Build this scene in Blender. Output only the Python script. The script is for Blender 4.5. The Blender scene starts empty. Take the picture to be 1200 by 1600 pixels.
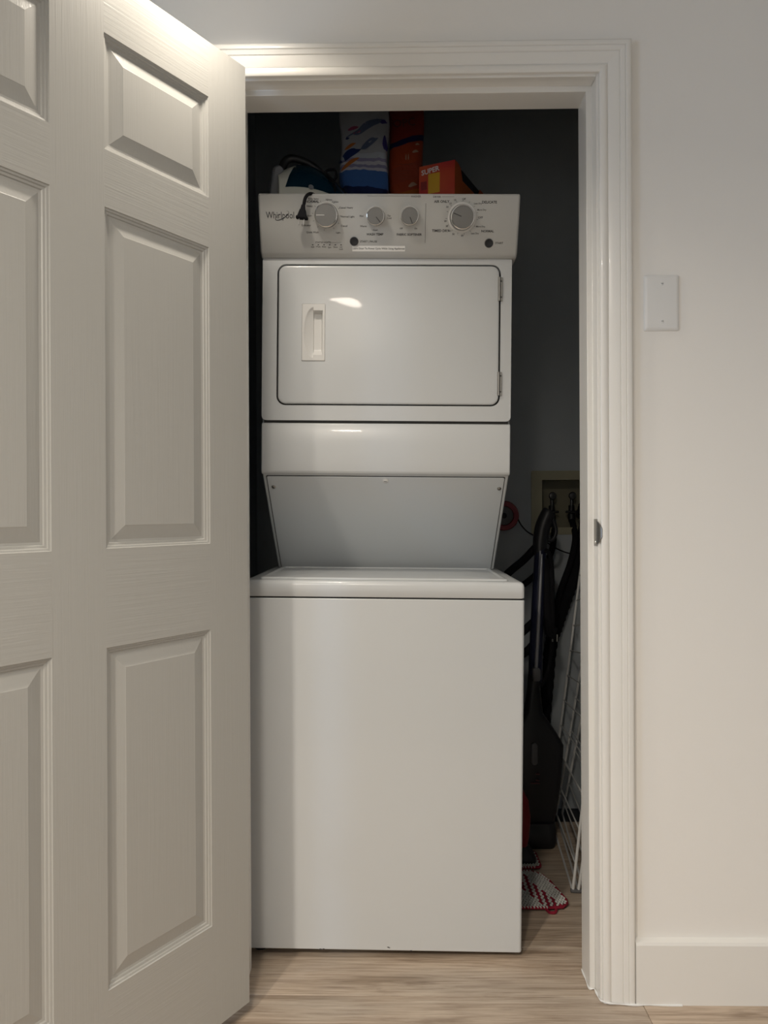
import bpy, bmesh, math, random
from mathutils import Vector, Matrix
random.seed(7)
S = bpy.context.scene
COL = S.collection
PI = math.pi

# ---------------------------------------------------------------- camera
def make_camera():
    yaw, pitch, roll = -0.01562, -0.00088, -0.00449
    fw = Vector((math.sin(yaw), math.cos(yaw), 0)); rt = Vector((math.cos(yaw), -math.sin(yaw), 0)); up = Vector((0, 0, 1))
    f2 = fw * math.cos(pitch) + up * math.sin(pitch); u2 = up * math.cos(pitch) - fw * math.sin(pitch)
    r3 = rt * math.cos(roll) + u2 * math.sin(roll); u3 = u2 * math.cos(roll) - rt * math.sin(roll)
    cd = bpy.data.cameras.new('camera'); cam = bpy.data.objects.new('camera', cd); COL.objects.link(cam)
    m = Matrix((r3, u3, -f2)).transposed().to_4x4(); m.translation = Vector((0.36099, -1.66878, 1.08406))
    cam.matrix_world = m
    cd.sensor_fit = 'HORIZONTAL'; cd.sensor_width = 36.0; cd.lens = 36.0 * 1170.487 / 1200.0
    cd.shift_y = 2.4 / 1200.0; cd.clip_start = 0.02
    S.camera = cam
make_camera()

# ---------------------------------------------------------------- light and exposure
S.view_settings.view_transform = 'Standard'; S.view_settings.look = 'None'
S.view_settings.gamma = 1.0; S.view_settings.use_curve_mapping = False
S.view_settings.exposure = 0.33
CEIL = 2.27
WARM = (1.0, 0.905, 0.775)
w = bpy.data.worlds.new('world'); S.world = w; w.use_nodes = True
w.node_tree.nodes['Background'].inputs[0].default_value = (0.55, 0.72, 1.0, 1)
w.node_tree.nodes['Background'].inputs[1].default_value = 1.0
def downlight(x, y, power, r=0.055, spread=150):
    ld = bpy.data.lights.new('downlight', 'AREA'); ld.shape = 'DISK'; ld.size = r * 2
    ld.energy = power; ld.color = WARM; ld.spread = math.radians(spread)
    o = bpy.data.objects.new('downlight', ld); COL.objects.link(o); o.location = (x, y, CEIL - 0.002)
LIGHTS = [(0.03, -0.265, 2.7, 0.045, 127), (0.097, -1.85, 13.0, 0.085, 160), (-0.75, -2.4, 36.0, 0.08, 159)]  # last lamp is an added fill for the right wall and washer
for a in LIGHTS: downlight(*a)
def window_light():
    ld = bpy.data.lights.new('daylight', 'AREA'); ld.shape = 'RECTANGLE'; ld.size = 1.1; ld.size_y = 1.2
    ld.energy = 24; ld.color = (0.52, 0.72, 1.0)
    o = bpy.data.objects.new('daylight', ld); COL.objects.link(o)
    o.location = (-2.58, -2.2, 1.5); o.rotation_euler = (0, -PI / 2, 0)   # outside the hall window, shining in along +x
window_light()

# ---------------------------------------------------------------- material helpers
def nt(m): return m.node_tree.nodes, m.node_tree.links
def mat(name, col, rough=0.5, metal=0.0, spec=0.5, coat=0.0, emit=None):
    m = bpy.data.materials.new(name); m.use_nodes = True
    b = m.node_tree.nodes['Principled BSDF']
    b.inputs['Base Color'].default_value = (*col, 1); b.inputs['Roughness'].default_value = rough
    b.inputs['Metallic'].default_value = metal; b.inputs['Specular IOR Level'].default_value = spec
    b.inputs['Coat Weight'].default_value = coat
    return m
def add_bump(m, scale=(60, 60, 60), detail=3, strength=0.1, dist=0.001, coord='Object', nscale=1.0):
    N, L = nt(m); b = N['Principled BSDF']
    tc = N.new('ShaderNodeTexCoord'); mp = N.new('ShaderNodeMapping'); mp.inputs['Scale'].default_value = scale
    no = N.new('ShaderNodeTexNoise'); no.inputs['Scale'].default_value = nscale; no.inputs['Detail'].default_value = detail
    bp = N.new('ShaderNodeBump'); bp.inputs['Strength'].default_value = strength; bp.inputs['Distance'].default_value = dist
    L.new(tc.outputs[coord], mp.inputs[0]); L.new(mp.outputs[0], no.inputs[0]); L.new(no.outputs[0], bp.inputs['Height']); L.new(bp.outputs[0], b.inputs['Normal'])
    return m
def add_tone(m, c1, c2, scale=(5, 5, 5), detail=3, lo=0.35, hi=0.65, coord='Object'):
    N, L = nt(m); b = N['Principled BSDF']
    tc = N.new('ShaderNodeTexCoord'); mp = N.new('ShaderNodeMapping'); mp.inputs['Scale'].default_value = scale
    no = N.new('ShaderNodeTexNoise'); no.inputs['Scale'].default_value = 1; no.inputs['Detail'].default_value = detail
    cr = N.new('ShaderNodeValToRGB'); cr.color_ramp.elements[0].position = lo; cr.color_ramp.elements[1].position = hi
    cr.color_ramp.elements[0].color = (*c1, 1); cr.color_ramp.elements[1].color = (*c2, 1)
    L.new(tc.outputs[coord], mp.inputs[0]); L.new(mp.outputs[0], no.inputs[0]); L.new(no.outputs[0], cr.inputs[0]); L.new(cr.outputs[0], b.inputs['Base Color'])
    return m

M = {}
M['wall'] = add_bump(mat('wall_paint', (0.87, 0.845, 0.80), 0.75), (130, 130, 130), 4, 0.25, 0.0006)
M['ceil'] = mat('ceiling_paint', (0.84, 0.83, 0.80), 0.9)
M['closet'] = add_bump(mat('closet_shade_paint', (0.43, 0.465, 0.49), 0.75), (130, 130, 130), 4, 0.2, 0.0006)  # greyed to hold the closet's shade; the walls themselves are likely lighter
M['trim'] = add_bump(mat('trim_enamel', (0.84, 0.82, 0.775), 0.26, coat=0.1), (14, 14, 14), 2, 0.02, 0.0008)
def door_mat(name, scale):
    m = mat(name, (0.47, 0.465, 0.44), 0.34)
    N, L = nt(m); b = N['Principled BSDF']
    tc = N.new('ShaderNodeTexCoord'); mp = N.new('ShaderNodeMapping'); mp.inputs['Scale'].default_value = scale
    no = N.new('ShaderNodeTexNoise'); no.inputs['Scale'].default_value = 1; no.inputs['Detail'].default_value = 4; no.inputs['Distortion'].default_value = 0.4
    wv = N.new('ShaderNodeTexNoise'); wv.inputs['Scale'].default_value = 0.35; wv.inputs['Detail'].default_value = 1
    mx = N.new('ShaderNodeMath'); mx.operation = 'MULTIPLY'
    bp = N.new('ShaderNodeBump'); bp.inputs['Strength'].default_value = 0.42; bp.inputs['Distance'].default_value = 0.0012
    L.new(tc.outputs['Object'], mp.inputs[0]); L.new(mp.outputs[0], no.inputs[0]); L.new(mp.outputs[0], wv.inputs[0])
    L.new(no.outputs[0], mx.inputs[0]); L.new(wv.outputs[0], mx.inputs[1])
    L.new(mx.outputs[0], bp.inputs['Height']); L.new(bp.outputs[0], b.inputs['Normal'])
    return m
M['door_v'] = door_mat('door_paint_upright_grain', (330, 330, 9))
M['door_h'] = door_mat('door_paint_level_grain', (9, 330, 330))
M['enamel'] = add_bump(mat('white_enamel', (0.645, 0.665, 0.675), 0.27, spec=0.5, coat=0.12), (40, 40, 40), 2, 0.03, 0.0006)
M['plastic'] = mat('white_plastic', (0.78, 0.775, 0.755), 0.38)
M['console'] = mat('console_white', (0.60, 0.605, 0.59), 0.42)
M['greypanel'] = add_bump(mat('recess_white', (0.66, 0.69, 0.71), 0.4), (60, 60, 60), 2, 0.04, 0.0005)
M['gap'] = mat('dark_gasket', (0.025, 0.025, 0.024), 0.8)
M['chrome'] = mat('chrome', (0.75, 0.75, 0.74), 0.16, 1.0)
M['knob'] = add_bump(mat('knob_silver', (0.23, 0.228, 0.222), 0.34, 0.55), (300, 8, 8), 2, 0.05, 0.0004)
M['black'] = mat('black_plastic', (0.012, 0.012, 0.014), 0.42)
M['rubber'] = mat('black_rubber', (0.012, 0.012, 0.014), 0.85, spec=0.12)
M['ink'] = mat('grey_print', (0.06, 0.06, 0.06), 0.6)
M['ink_dark'] = mat('dark_print', (0.02, 0.02, 0.025), 0.5)
M['line'] = mat('pale_line', (0.60, 0.60, 0.59), 0.4)
M['steel'] = mat('brushed_steel', (0.34, 0.33, 0.31), 0.36, 1.0)
M['sticker'] = mat('label_paper', (0.86, 0.85, 0.82), 0.6)
M['wire'] = mat('white_coated_wire', (0.72, 0.72, 0.70), 0.35)
M['beige'] = mat('beige_plastic', (0.34, 0.32, 0.22), 0.5)
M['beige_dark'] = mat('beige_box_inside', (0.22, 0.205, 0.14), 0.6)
M['red'] = mat('dark_red_plastic', (0.22, 0.008, 0.016), 0.4)
M['grey'] = mat('grey_plastic', (0.13, 0.13, 0.135), 0.45)
M['navy'] = mat('blue_black_plastic', (0.012, 0.014, 0.035), 0.3)
M['iron_white'] = mat('iron_white', (0.72, 0.73, 0.66), 0.35)
M['iron_teal'] = mat('iron_teal', (0.003, 0.024, 0.045), 0.25, coat=0.2)
M['iron_grey'] = mat('iron_grey', (0.25, 0.26, 0.28), 0.4)
M['iron_sole'] = mat('iron_soleplate', (0.1, 0.1, 0.1), 0.3, 0.8)
M['caulk'] = mat('caulk', (0.85, 0.85, 0.83), 0.5)
M['strip'] = mat('grey_metal_strip', (0.40, 0.40, 0.42), 0.35, 0.6)

def wood_mat():
    m = bpy.data.materials.new('oak_laminate'); m.use_nodes = True
    N, L = nt(m); b = N['Principled BSDF']; b.inputs['Roughness'].default_value = 0.42
    tc = N.new('ShaderNodeTexCoord'); oi = N.new('ShaderNodeObjectInfo')
    off = N.new('ShaderNodeVectorMath'); off.operation = 'MULTIPLY_ADD'
    cmb = N.new('ShaderNodeCombineXYZ'); L.new(oi.outputs['Random'], cmb.inputs[0]); L.new(oi.outputs['Random'], cmb.inputs[1]); L.new(oi.outputs['Random'], cmb.inputs[2])
    off.inputs[1].default_value = (7, 13, 5); L.new(cmb.outputs[0], off.inputs[0]); L.new(tc.outputs['Object'], off.inputs[2])
    def noise(scale, detail, dist=0.0, rough=0.5):
        mp = N.new('ShaderNodeMapping'); mp.inputs['Scale'].default_value = scale
        no = N.new('ShaderNodeTexNoise'); no.inputs['Scale'].default_value = 1; no.inputs['Detail'].default_value = detail; no.inputs['Distortion'].default_value = dist; no.inputs['Roughness'].default_value = rough
        L.new(off.outputs[0], mp.inputs[0]); L.new(mp.outputs[0], no.inputs[0]); return no.outputs[0]
    big = noise((2.2, 16, 1), 4, 1.2, 0.6); fine = noise((7, 150, 1), 5, 0.3, 0.65); patch = noise((1.3, 5, 1), 2, 0.6)
    r1 = N.new('ShaderNodeValToRGB'); e = r1.color_ramp.elements
    e[0].position = 0.32; e[0].color = (0.36, 0.275, 0.20, 1); e[1].position = 0.66; e[1].color = (0.66, 0.55, 0.44, 1)
    k = e.new(0.46); k.color = (0.57, 0.46, 0.36, 1)
    L.new(big, r1.inputs[0])
    r2 = N.new('ShaderNodeValToRGB'); r2.color_ramp.elements[0].position = 0.33; r2.color_ramp.elements[0].color = (0.57, 0.52, 0.49, 1); r2.color_ramp.elements[1].position = 0.6; r2.color_ramp.elements[1].color = (1, 1, 1, 1)
    L.new(fine, r2.inputs[0])
    mul = N.new('ShaderNodeMix'); mul.data_type = 'RGBA'; mul.blend_type = 'MULTIPLY'; mul.inputs['Factor'].default_value = 0.8
    L.new(r1.outputs[0], mul.inputs['A']); L.new(r2.outputs[0], mul.inputs['B'])
    r3 = N.new('ShaderNodeValToRGB'); r3.color_ramp.elements[0].position = 0.35; r3.color_ramp.elements[0].color = (0.82, 0.84, 0.86, 1); r3.color_ramp.elements[1].position = 0.65; r3.color_ramp.elements[1].color = (1.0, 0.98, 0.95, 1)
    L.new(patch, r3.inputs[0])
    mul2 = N.new('ShaderNodeMix'); mul2.data_type = 'RGBA'; mul2.blend_type = 'MULTIPLY'; mul2.inputs['Factor'].default_value = 1
    L.new(mul.outputs['Result'], mul2.inputs['A']); L.new(r3.outputs[0], mul2.inputs['B'])
    L.new(mul2.outputs['Result'], b.inputs['Base Color'])
    bp = N.new('ShaderNodeBump'); bp.inputs['Strength'].default_value = 0.12; bp.inputs['Distance'].default_value = 0.0006
    L.new(fine, bp.inputs['Height']); L.new(bp.outputs[0], b.inputs['Normal'])
    return m
M['wood'] = wood_mat()

# ---------------------------------------------------------------- mesh helpers
def link(name, bm, mats, parent=None, smooth=False, loc=None, bevel=0, seg=2, autosmooth=True):
    me = bpy.data.meshes.new(name); bm.normal_update(); bm.to_mesh(me); bm.free()
    for m in (mats if isinstance(mats, (list, tuple)) else [mats]): me.materials.append(m)
    o = bpy.data.objects.new(name, me); COL.objects.link(o)
    if parent: o.parent = parent
    if loc: o.location = loc
    if bevel:
        b = o.modifiers.new('bevel', 'BEVEL'); b.width = bevel; b.segments = seg; b.limit_method = 'ANGLE'; b.angle_limit = math.radians(40); b.harden_normals = False
        smooth = True
    if smooth:
        for p in me.polygons: p.use_smooth = True
        if autosmooth:
            try: me.set_sharp_from_angle(angle=math.radians(42))
            except Exception: pass
    return o
def NB(): return bmesh.new()
def box(bm, x0, x1, y0, y1, z0, z1, mi=0, mtx=None):
    vs = [bm.verts.new(v) for v in ((x0, y0, z0), (x1, y0, z0), (x1, y1, z0), (x0, y1, z0), (x0, y0, z1), (x1, y0, z1), (x1, y1, z1), (x0, y1, z1))]
    fs = [bm.faces.new([vs[i] for i in f]) for f in ((3, 2, 1, 0), (4, 5, 6, 7), (0, 1, 5, 4), (1, 2, 6, 5), (2, 3, 7, 6), (3, 0, 4, 7))]
    for f in fs: f.material_index = mi
    if mtx: bmesh.ops.transform(bm, matrix=mtx, verts=vs)
    return vs
def prism(bm, poly, axis, a, b, mi=0):
    """extrude polygon (list of 2-tuples) along axis from a to b"""
    def P(p, t):
        if axis == 'x': return (t, p[0], p[1])
        if axis == 'y': return (p[0], t, p[1])
        return (p[0], p[1], t)
    va = [bm.verts.new(P(p, a)) for p in poly]; vb = [bm.verts.new(P(p, b)) for p in poly]
    n = len(poly); fs = [bm.faces.new(va), bm.faces.new(list(reversed(vb)))]
    for i in range(n): fs.append(bm.faces.new((va[(i + 1) % n], va[i], vb[i], vb[(i + 1) % n])))
    for f in fs: f.material_index = mi
    bmesh.ops.recalc_face_normals(bm, faces=fs)
    return va + vb
def rrect(x0, x1, z0, z1, r, n=6, rs=None):
    rs = rs or (r, r, r, r)   # bl, br, tr, tl
    pts = []
    for (cx, cz, a0, rr) in ((x0 + rs[0], z0 + rs[0], PI, rs[0]), (x1 - rs[1], z0 + rs[1], 1.5 * PI, rs[1]), (x1 - rs[2], z1 - rs[2], 0, rs[2]), (x0 + rs[3], z1 - rs[3], PI / 2, rs[3])):
        for i in range(n + 1):
            a = a0 + (PI / 2) * i / n; pts.append((cx + rr * math.cos(a), cz + rr * math.sin(a)))
    return pts
def frustum_stack(bm, rings, cap0=True, cap1=True, mi=0):
    """rings: list of lists of 3d points, same count, closed loops"""
    R = [[bm.verts.new(p) for p in r] for r in rings]; n = len(R[0]); fs = []
    for a, b in zip(R, R[1:]):
        for i in range(n): fs.append(bm.faces.new((a[i], a[(i + 1) % n], b[(i + 1) % n], b[i])))
    if cap0: fs.append(bm.faces.new(list(reversed(R[0]))))
    if cap1: fs.append(bm.faces.new(R[-1]))
    for f in fs: f.material_index = mi
    bmesh.ops.recalc_face_normals(bm, faces=fs)
    return [v for r in R for v in r]
def lathe(bm, prof, seg=32, mtx=None, mi=0):
    """profile (r, h) revolved about local z"""
    rings = [[(max(r, 1e-5) * math.cos(2 * PI * i / seg), max(r, 1e-5) * math.sin(2 * PI * i / seg), h) for i in range(seg)] for r, h in prof]
    vs = frustum_stack(bm, rings, True, True, mi)
    if mtx: bmesh.ops.transform(bm, matrix=mtx, verts=vs)
    return vs
def smooth_path(pts, sub=6):
    pts = [Vector(p) for p in pts]
    if len(pts) < 3: return pts
    out = []
    P = [2 * pts[0] - pts[1]] + pts + [2 * pts[-1] - pts[-2]]
    for i in range(1, len(P) - 2):
        a, b, c, d = P[i - 1], P[i], P[i + 1], P[i + 2]
        for k in range(sub):
            t = k / sub
            out.append(0.5 * ((2 * b) + (c - a) * t + (2 * a - 5 * b + 4 * c - d) * t * t + (3 * b - a - 3 * c + d) * t ** 3))
    out.append(pts[-1]); return out
def tube(bm, pts, r, seg=8, sub=6, mi=0, closed=False, flat=1.0, raw=False):
    P = pts if raw else smooth_path(pts, sub)
    P = [Vector(p) for p in P]; n = len(P)
    rr = r if callable(r) else (lambda t: r)
    rings = []; up = None
    for i, p in enumerate(P):
        t = (P[min(i + 1, n - 1)] - P[max(i - 1, 0)]).normalized()
        if up is None:
            up = t.orthogonal().normalized()
        up = (up - t * up.dot(t)).normalized(); sd = t.cross(up)
        q = rr(i / (n - 1))
        rings.append([p + up * q * math.cos(2 * PI * k / seg) + sd * q * flat * math.sin(2 * PI * k / seg) for k in range(seg)])
    return frustum_stack(bm, rings, True, True, mi)
def plate_with_hole(bm, outer, inner, y0, y1, mi=0):
    """flat plate in the xz plane between y0 (front) and y1 with a hole"""
    vs0 = [bm.verts.new((p[0], y0, p[1])) for p in outer]; vs1 = [bm.verts.new((p[0], y0, p[1])) for p in inner]
    es = [bm.edges.new((l[i], l[(i + 1) % len(l)])) for l in (vs0, vs1) for i in range(len(l))]
    r = bmesh.ops.triangle_fill(bm, use_beauty=True, use_dissolve=False, edges=es)
    fs = [g for g in r['geom'] if isinstance(g, bmesh.types.BMFace)]
    ex = bmesh.ops.extrude_face_region(bm, geom=fs)
    bmesh.ops.translate(bm, verts=[g for g in ex['geom'] if isinstance(g, bmesh.types.BMVert)], vec=(0, y1 - y0, 0))
    bmesh.ops.recalc_face_normals(bm, faces=bm.faces[:])
def thing(name, label, cat, loc=(0, 0, 0), rot=(0, 0, 0), group=None):
    o = bpy.data.objects.new(name, None); COL.objects.link(o); o.location = loc; o.rotation_euler = rot
    o['label'] = label; o['category'] = cat
    if group: o['group'] = group
    o.empty_display_size = 0.05
    return o
def struct(o, label=None):
    o['kind'] = 'structure'
    if label: o['label'] = label
    return o
def text_into(bm, s, size, mtx, mi=0, align='CENTER', xs=1.0, bold=0.0):
    c = bpy.data.curves.new('t', 'FONT'); c.body = s; c.size = size; c.align_x = align; c.align_y = 'CENTER'; c.resolution_u = 2; c.offset = bold * size
    o = bpy.data.objects.new('t', c); COL.objects.link(o)
    dg = bpy.context.evaluated_depsgraph_get(); dg.update()
    me = bpy.data.meshes.new_from_object(o.evaluated_get(dg))
    nb = len(bm.verts); bm.from_mesh(me); bm.verts.ensure_lookup_table()
    vs = bm.verts[nb:]
    bmesh.ops.scale(bm, vec=(xs, 1, 1), verts=vs); bmesh.ops.transform(bm, matrix=mtx, verts=vs)
    for f in bm.faces:
        if all(v.index == -1 or v.index >= nb for v in f.verts): f.material_index = mi
    bpy.data.objects.remove(o); bpy.data.curves.remove(c); bpy.data.meshes.remove(me)

# ================================================================ SETTING
W, H = 0.8095, 2.05
# floor with individual planks -------------------------------------------------
bm = NB(); box(bm, -2.4, 2.25, -3.9, 1.2, -0.05, -0.009)
floor = struct(link('floor', bm, M['gap']), 'light oak laminate plank floor running on into the closet')
def plank_mesh(L, w):
    bm = NB(); g = 0.0005; c = 0.0009
    rings = [[(x, y, z) for x, y in ((g + k, g + k), (L - g - k, g + k), (L - g - k, w - g - k), (g + k, w - g - k))] for k, z in ((0, -0.009), (0, -c), (c, 0.0))]
    frustum_stack(bm, rings); me = bpy.data.meshes.new('plank'); bm.to_mesh(me); bm.free(); me.materials.append(M['wood']); return me
PW, PL = 0.19, 1.285
pme = plank_mesh(PL, PW)
row0 = 0.013 - PW
offs = {0: 0.900 - PL, 1: -0.42, 2: 0.35}
for j in range(-7, 6):
    y = row0 + j * PW
    x = offs.get(j, 0.9 - PL + ((j * 0.47) % 1.0) * PL)
    while x > -1.2: x -= PL
    while x < 2.0:
        if y < 1.05:
            o = bpy.data.objects.new('plank', pme); COL.objects.link(o); o.parent = floor; o.location = (x, y, 0)
        x += PL
# walls ------------------------------------------------------------------------
bm = NB()
for a in ((-2.4, -0.02, 0, CEIL), (W + 0.02, 2.25, 0, CEIL), (-0.02, W + 0.02, H + 0.02, CEIL)):
    box(bm, a[0], a[1], 0, 0.11, a[2], a[3])
bmesh.ops.remove_doubles(bm, verts=bm.verts[:], dist=1e-5)
struct(link('wall_front', bm, M['wall']), 'white painted hall wall around the closet doorway')
CX0, CX1, CY1, CH = -0.15, 1.2, 1.08, 2.6
bm = NB(); box(bm, CX0 - 0.1, CX1 + 0.1, CY1, CY1 + 0.1, 0, CH)
# recess for the water box is cut by building the wall from pieces
bm.free(); bm = NB()
bx0, bx1, bz0, bz1 = 0.889, 1.085, 1.02, 1.208
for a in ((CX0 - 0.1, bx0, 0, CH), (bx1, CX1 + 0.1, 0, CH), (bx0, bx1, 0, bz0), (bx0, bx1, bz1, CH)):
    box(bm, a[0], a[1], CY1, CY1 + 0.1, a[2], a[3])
struct(link('wall_back', bm, M['closet']), 'back wall of the laundry closet, its darkness put into the grey')
bm = NB(); box(bm, CX0 - 0.1, CX0, 0.11, CY1, 0, CH); struct(link('wall_left', bm, M['closet']), 'left wall of the laundry closet, its darkness put into the grey')
bm = NB(); box(bm, CX1, CX1 + 0.1, 0.11, CY1, 0, CH); struct(link('wall_right', bm, M['closet']), 'right wall of the laundry closet, its darkness put into the grey')
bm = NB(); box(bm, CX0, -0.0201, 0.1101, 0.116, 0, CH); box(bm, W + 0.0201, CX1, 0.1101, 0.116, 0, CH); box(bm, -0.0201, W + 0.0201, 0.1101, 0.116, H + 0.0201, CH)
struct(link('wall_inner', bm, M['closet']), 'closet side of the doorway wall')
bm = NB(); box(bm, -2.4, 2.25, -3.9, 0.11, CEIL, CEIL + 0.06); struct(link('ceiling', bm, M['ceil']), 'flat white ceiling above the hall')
bm = NB(); box(bm, CX0 - 0.1, CX1 + 0.1, 0.05, 1.2, CH, CH + 0.06); box(bm, CX0 - 0.1, CX1 + 0.1, 0.05, 0.1101, CEIL + 0.06, CH); struct(link('ceiling_closet', bm, M['closet']), 'ceiling of the laundry closet, its darkness put into the grey')
# hall walls behind and beside the camera
bm = NB(); box(bm, 2.15, 2.25, -3.9, 0, 0, CEIL); struct(link('wall_hall_right', bm, M['wall']), 'white hall wall on the right, outside the view')
bm = NB(); box(bm, -2.4, 2.15, -3.9, -3.8, 0, CEIL); struct(link('wall_hall_back', bm, M['wall']), 'white hall wall behind the camera')
bm = NB(); wy0, wy1, wz0, wz1 = -2.75, -1.65, 0.9, 2.05
for a in ((-3.8, wy0, 0, CEIL), (wy1, 0, 0, CEIL), (wy0, wy1, 0, wz0), (wy0, wy1, wz1, CEIL)): box(bm, -2.4, -2.3, a[0], a[1], a[2], a[3])
struct(link('wall_hall_left', bm, M['wall']), 'white hall wall on the far left with a window')
bm = NB()
for a in ((wy0, wy0 + 0.05, wz0, wz1), (wy1 - 0.05, wy1, wz0, wz1), (wy0 + .05, wy1 - .05, wz0, wz0 + 0.05), (wy0 + .05, wy1 - .05, wz1 - 0.05, wz1)): box(bm, -2.37, -2.32, *a)
struct(link('window_1', bm, M['trim']), 'white window frame in the far left hall wall')
# jamb -------------------------------------------------------------------------
S_ = 0.013
bm = NB(); prism(bm, [(W, 0), (W + 0.02, 0), (W + 0.02, 0.11), (W - S_, 0.11), (W - S_, 0.0374), (W, 0.0374)], 'z', 0, H + 0.02)
jr = struct(link('trim_1', bm, M['trim'], bevel=0.0015), 'white right door jamb with stop and strike plate')
bm = NB(); prism(bm, [(0, 0), (-0.02, 0), (-0.02, 0.11), (S_, 0.11), (S_, 0.0374), (0, 0.0374)], 'z', 0, H + 0.02)
struct(link('trim_2', bm, M['trim'], bevel=0.0015), 'white left door jamb behind the open door')
bm = NB(); prism(bm, [(0, H), (0, H + 0.02), (0.11, H + 0.02), (0.11, H - S_), (0.037, H - S_), (0.037, H)], 'x', 0.0, W)
struct(link('trim_3', bm, M['trim'], bevel=0.0015), 'white head jamb above the closet opening')
# strike plate on the right jamb
bm = NB(); ZS0, ZS1 = 1.008, 1.068
box(bm, W - 0.0012, W, 0.004, 0.030, ZS0, ZS1)
rings = []
for t in range(7):                                  # curved lip that wraps round the jamb edge
    a = t / 6 * 1.15; yy = 0.004 - 0.017 * math.sin(a); xx = W - 0.0012 + 0.016 * (1 - math.cos(a)) * 0.85
    k = 0.017 * (t / 6) ** 2.2
    rings.append([(xx, yy, ZS0 + 0.004 + k), (xx - 0.0016, yy - 0.0006, ZS0 + 0.004 + k), (xx - 0.0016, yy - 0.0006, ZS1 - 0.004 - k), (xx, yy, ZS1 - 0.004 - k)])
frustum_stack(bm, rings)
sp = link('strike_plate', bm, M['steel'], jr, smooth=True); sp['label'] = 'brushed steel strike plate with curved lip'
bm = NB()
for z in (ZS0 + 0.008,): lathe(bm, [(0.0035, 0), (0.003, 0.001), (0.0, 0.0013)], 12, Matrix.Translation((W - 0.0012, 0.016, z)) @ Matrix.Rotation(-PI / 2, 4, 'Y'))
link('screw', bm, M['chrome'], jr, smooth=True)
# casing -----------------------------------------------------------------------
prof = [(0, 0), (0, 0.009), (0.003, 0.0115), (0.010, 0.0125), (0.0155, 0.0115), (0.0175, 0.0095), (0.0195, 0.0115), (0.042, 0.0135), (0.0435, 0.0122), (0.045, 0.0145), (0.054, 0.0158), (0.0555, 0.0143), (0.057, 0.0165), (0.064, 0.0172), (0.0675, 0.016), (0.069, 0.0135), (0.07, 0)]
RV = 0.005
def casing_sides():
    for name, x, s, lab in (('trim_4', W + RV, 1, 'white moulded casing down the right of the opening'), ('trim_5', -RV, -1, 'white moulded casing on the left behind the open door')):
        bm = NB(); A = [bm.verts.new((x + s * p, -d, 0)) for p, d in prof]; B = [bm.verts.new((x + s * p, -d, H + RV + p)) for p, d in prof]
        fs = [bm.faces.new((A[i], A[i + 1], B[i + 1], B[i])) for i in range(len(A) - 1)] + [bm.faces.new(A), bm.faces.new(B)]
        bmesh.ops.recalc_face_normals(bm, faces=bm.faces[:])
        struct(link(name, bm, M['trim'], smooth=True), lab)
    bm = NB(); A = [bm.verts.new((-RV - p, -d, H + RV + p)) for p, d in prof]; B = [bm.verts.new((W + RV + p, -d, H + RV + p)) for p, d in prof]
    [bm.faces.new((A[i], A[i + 1], B[i + 1], B[i])) for i in range(len(A) - 1)]; bm.faces.new(A); bm.faces.new(B)
    bmesh.ops.recalc_face_normals(bm, faces=bm.faces[:])
    struct(link('trim_6', bm, M['trim'], smooth=True), 'white moulded casing across the top of the opening')
casing_sides()
# baseboards
BX = W + RV + 0.07
bm = NB(); prism(bm, [(0, 0), (-0.0165, 0), (-0.0165, 0.131), (-0.0135, 0.137), (0, 0.141)], 'x', BX, 2.15)
struct(link('baseboard_right', bm, M['trim']), 'tall flat white baseboard along the right wall')
bm = NB(); prism(bm, [(0, 0), (-0.0165, 0), (-0.0165, 0.131), (-0.0135, 0.137), (0, 0.141)], 'x', -2.3, -RV - 0.07)
struct(link('baseboard_left', bm, M['trim']), 'white baseboard left of the doorway behind the door')
bm = NB()
tube(bm, [(W - S_, 0.11, 0.002), (W - S_ - .001, 0.075, 0.003), (W - S_ - .001, 0.04, 0.002), (W - .004, 0.034, 0.004), (W - .002, 0.02, 0.0025), (W - .001, 0.002, 0.002), (W + RV, -0.009, 0.003), (W + .012, -0.014, 0.004), (W + .03, -0.015, 0.002), (BX - .005, -0.018, 0.002), (BX + .03, -0.0175, 0.0015), (BX + .1, -0.0175, 0.001)], lambda t: 0.0017 + 0.0009 * math.sin(40 * t), 6, 4)
struct(link('trim_7', bm, M['caulk'], smooth=True), 'uneven white caulk bead along the foot of the jamb and casing')
# the open door ------------------------------------------------------------------
TH = 2.13834
DW, DT, DB, DTOP = 0.8128, 0.035, 0.029, H - 0.003
u1, u2, u3, u4 = 0.1073, 0.3544, 0.4590, 0.7055
rows = [(0.242, 0.848), (1.023, 1.627), (1.7285, 1.9345)]
door = bpy.data.objects.new('door_1', None); COL.objects.link(door); struct(door, 'white six panel door swung open on the left')
door.location = (0.0405, -0.0559, 0); door.rotation_euler = (0, 0, -TH)
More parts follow.
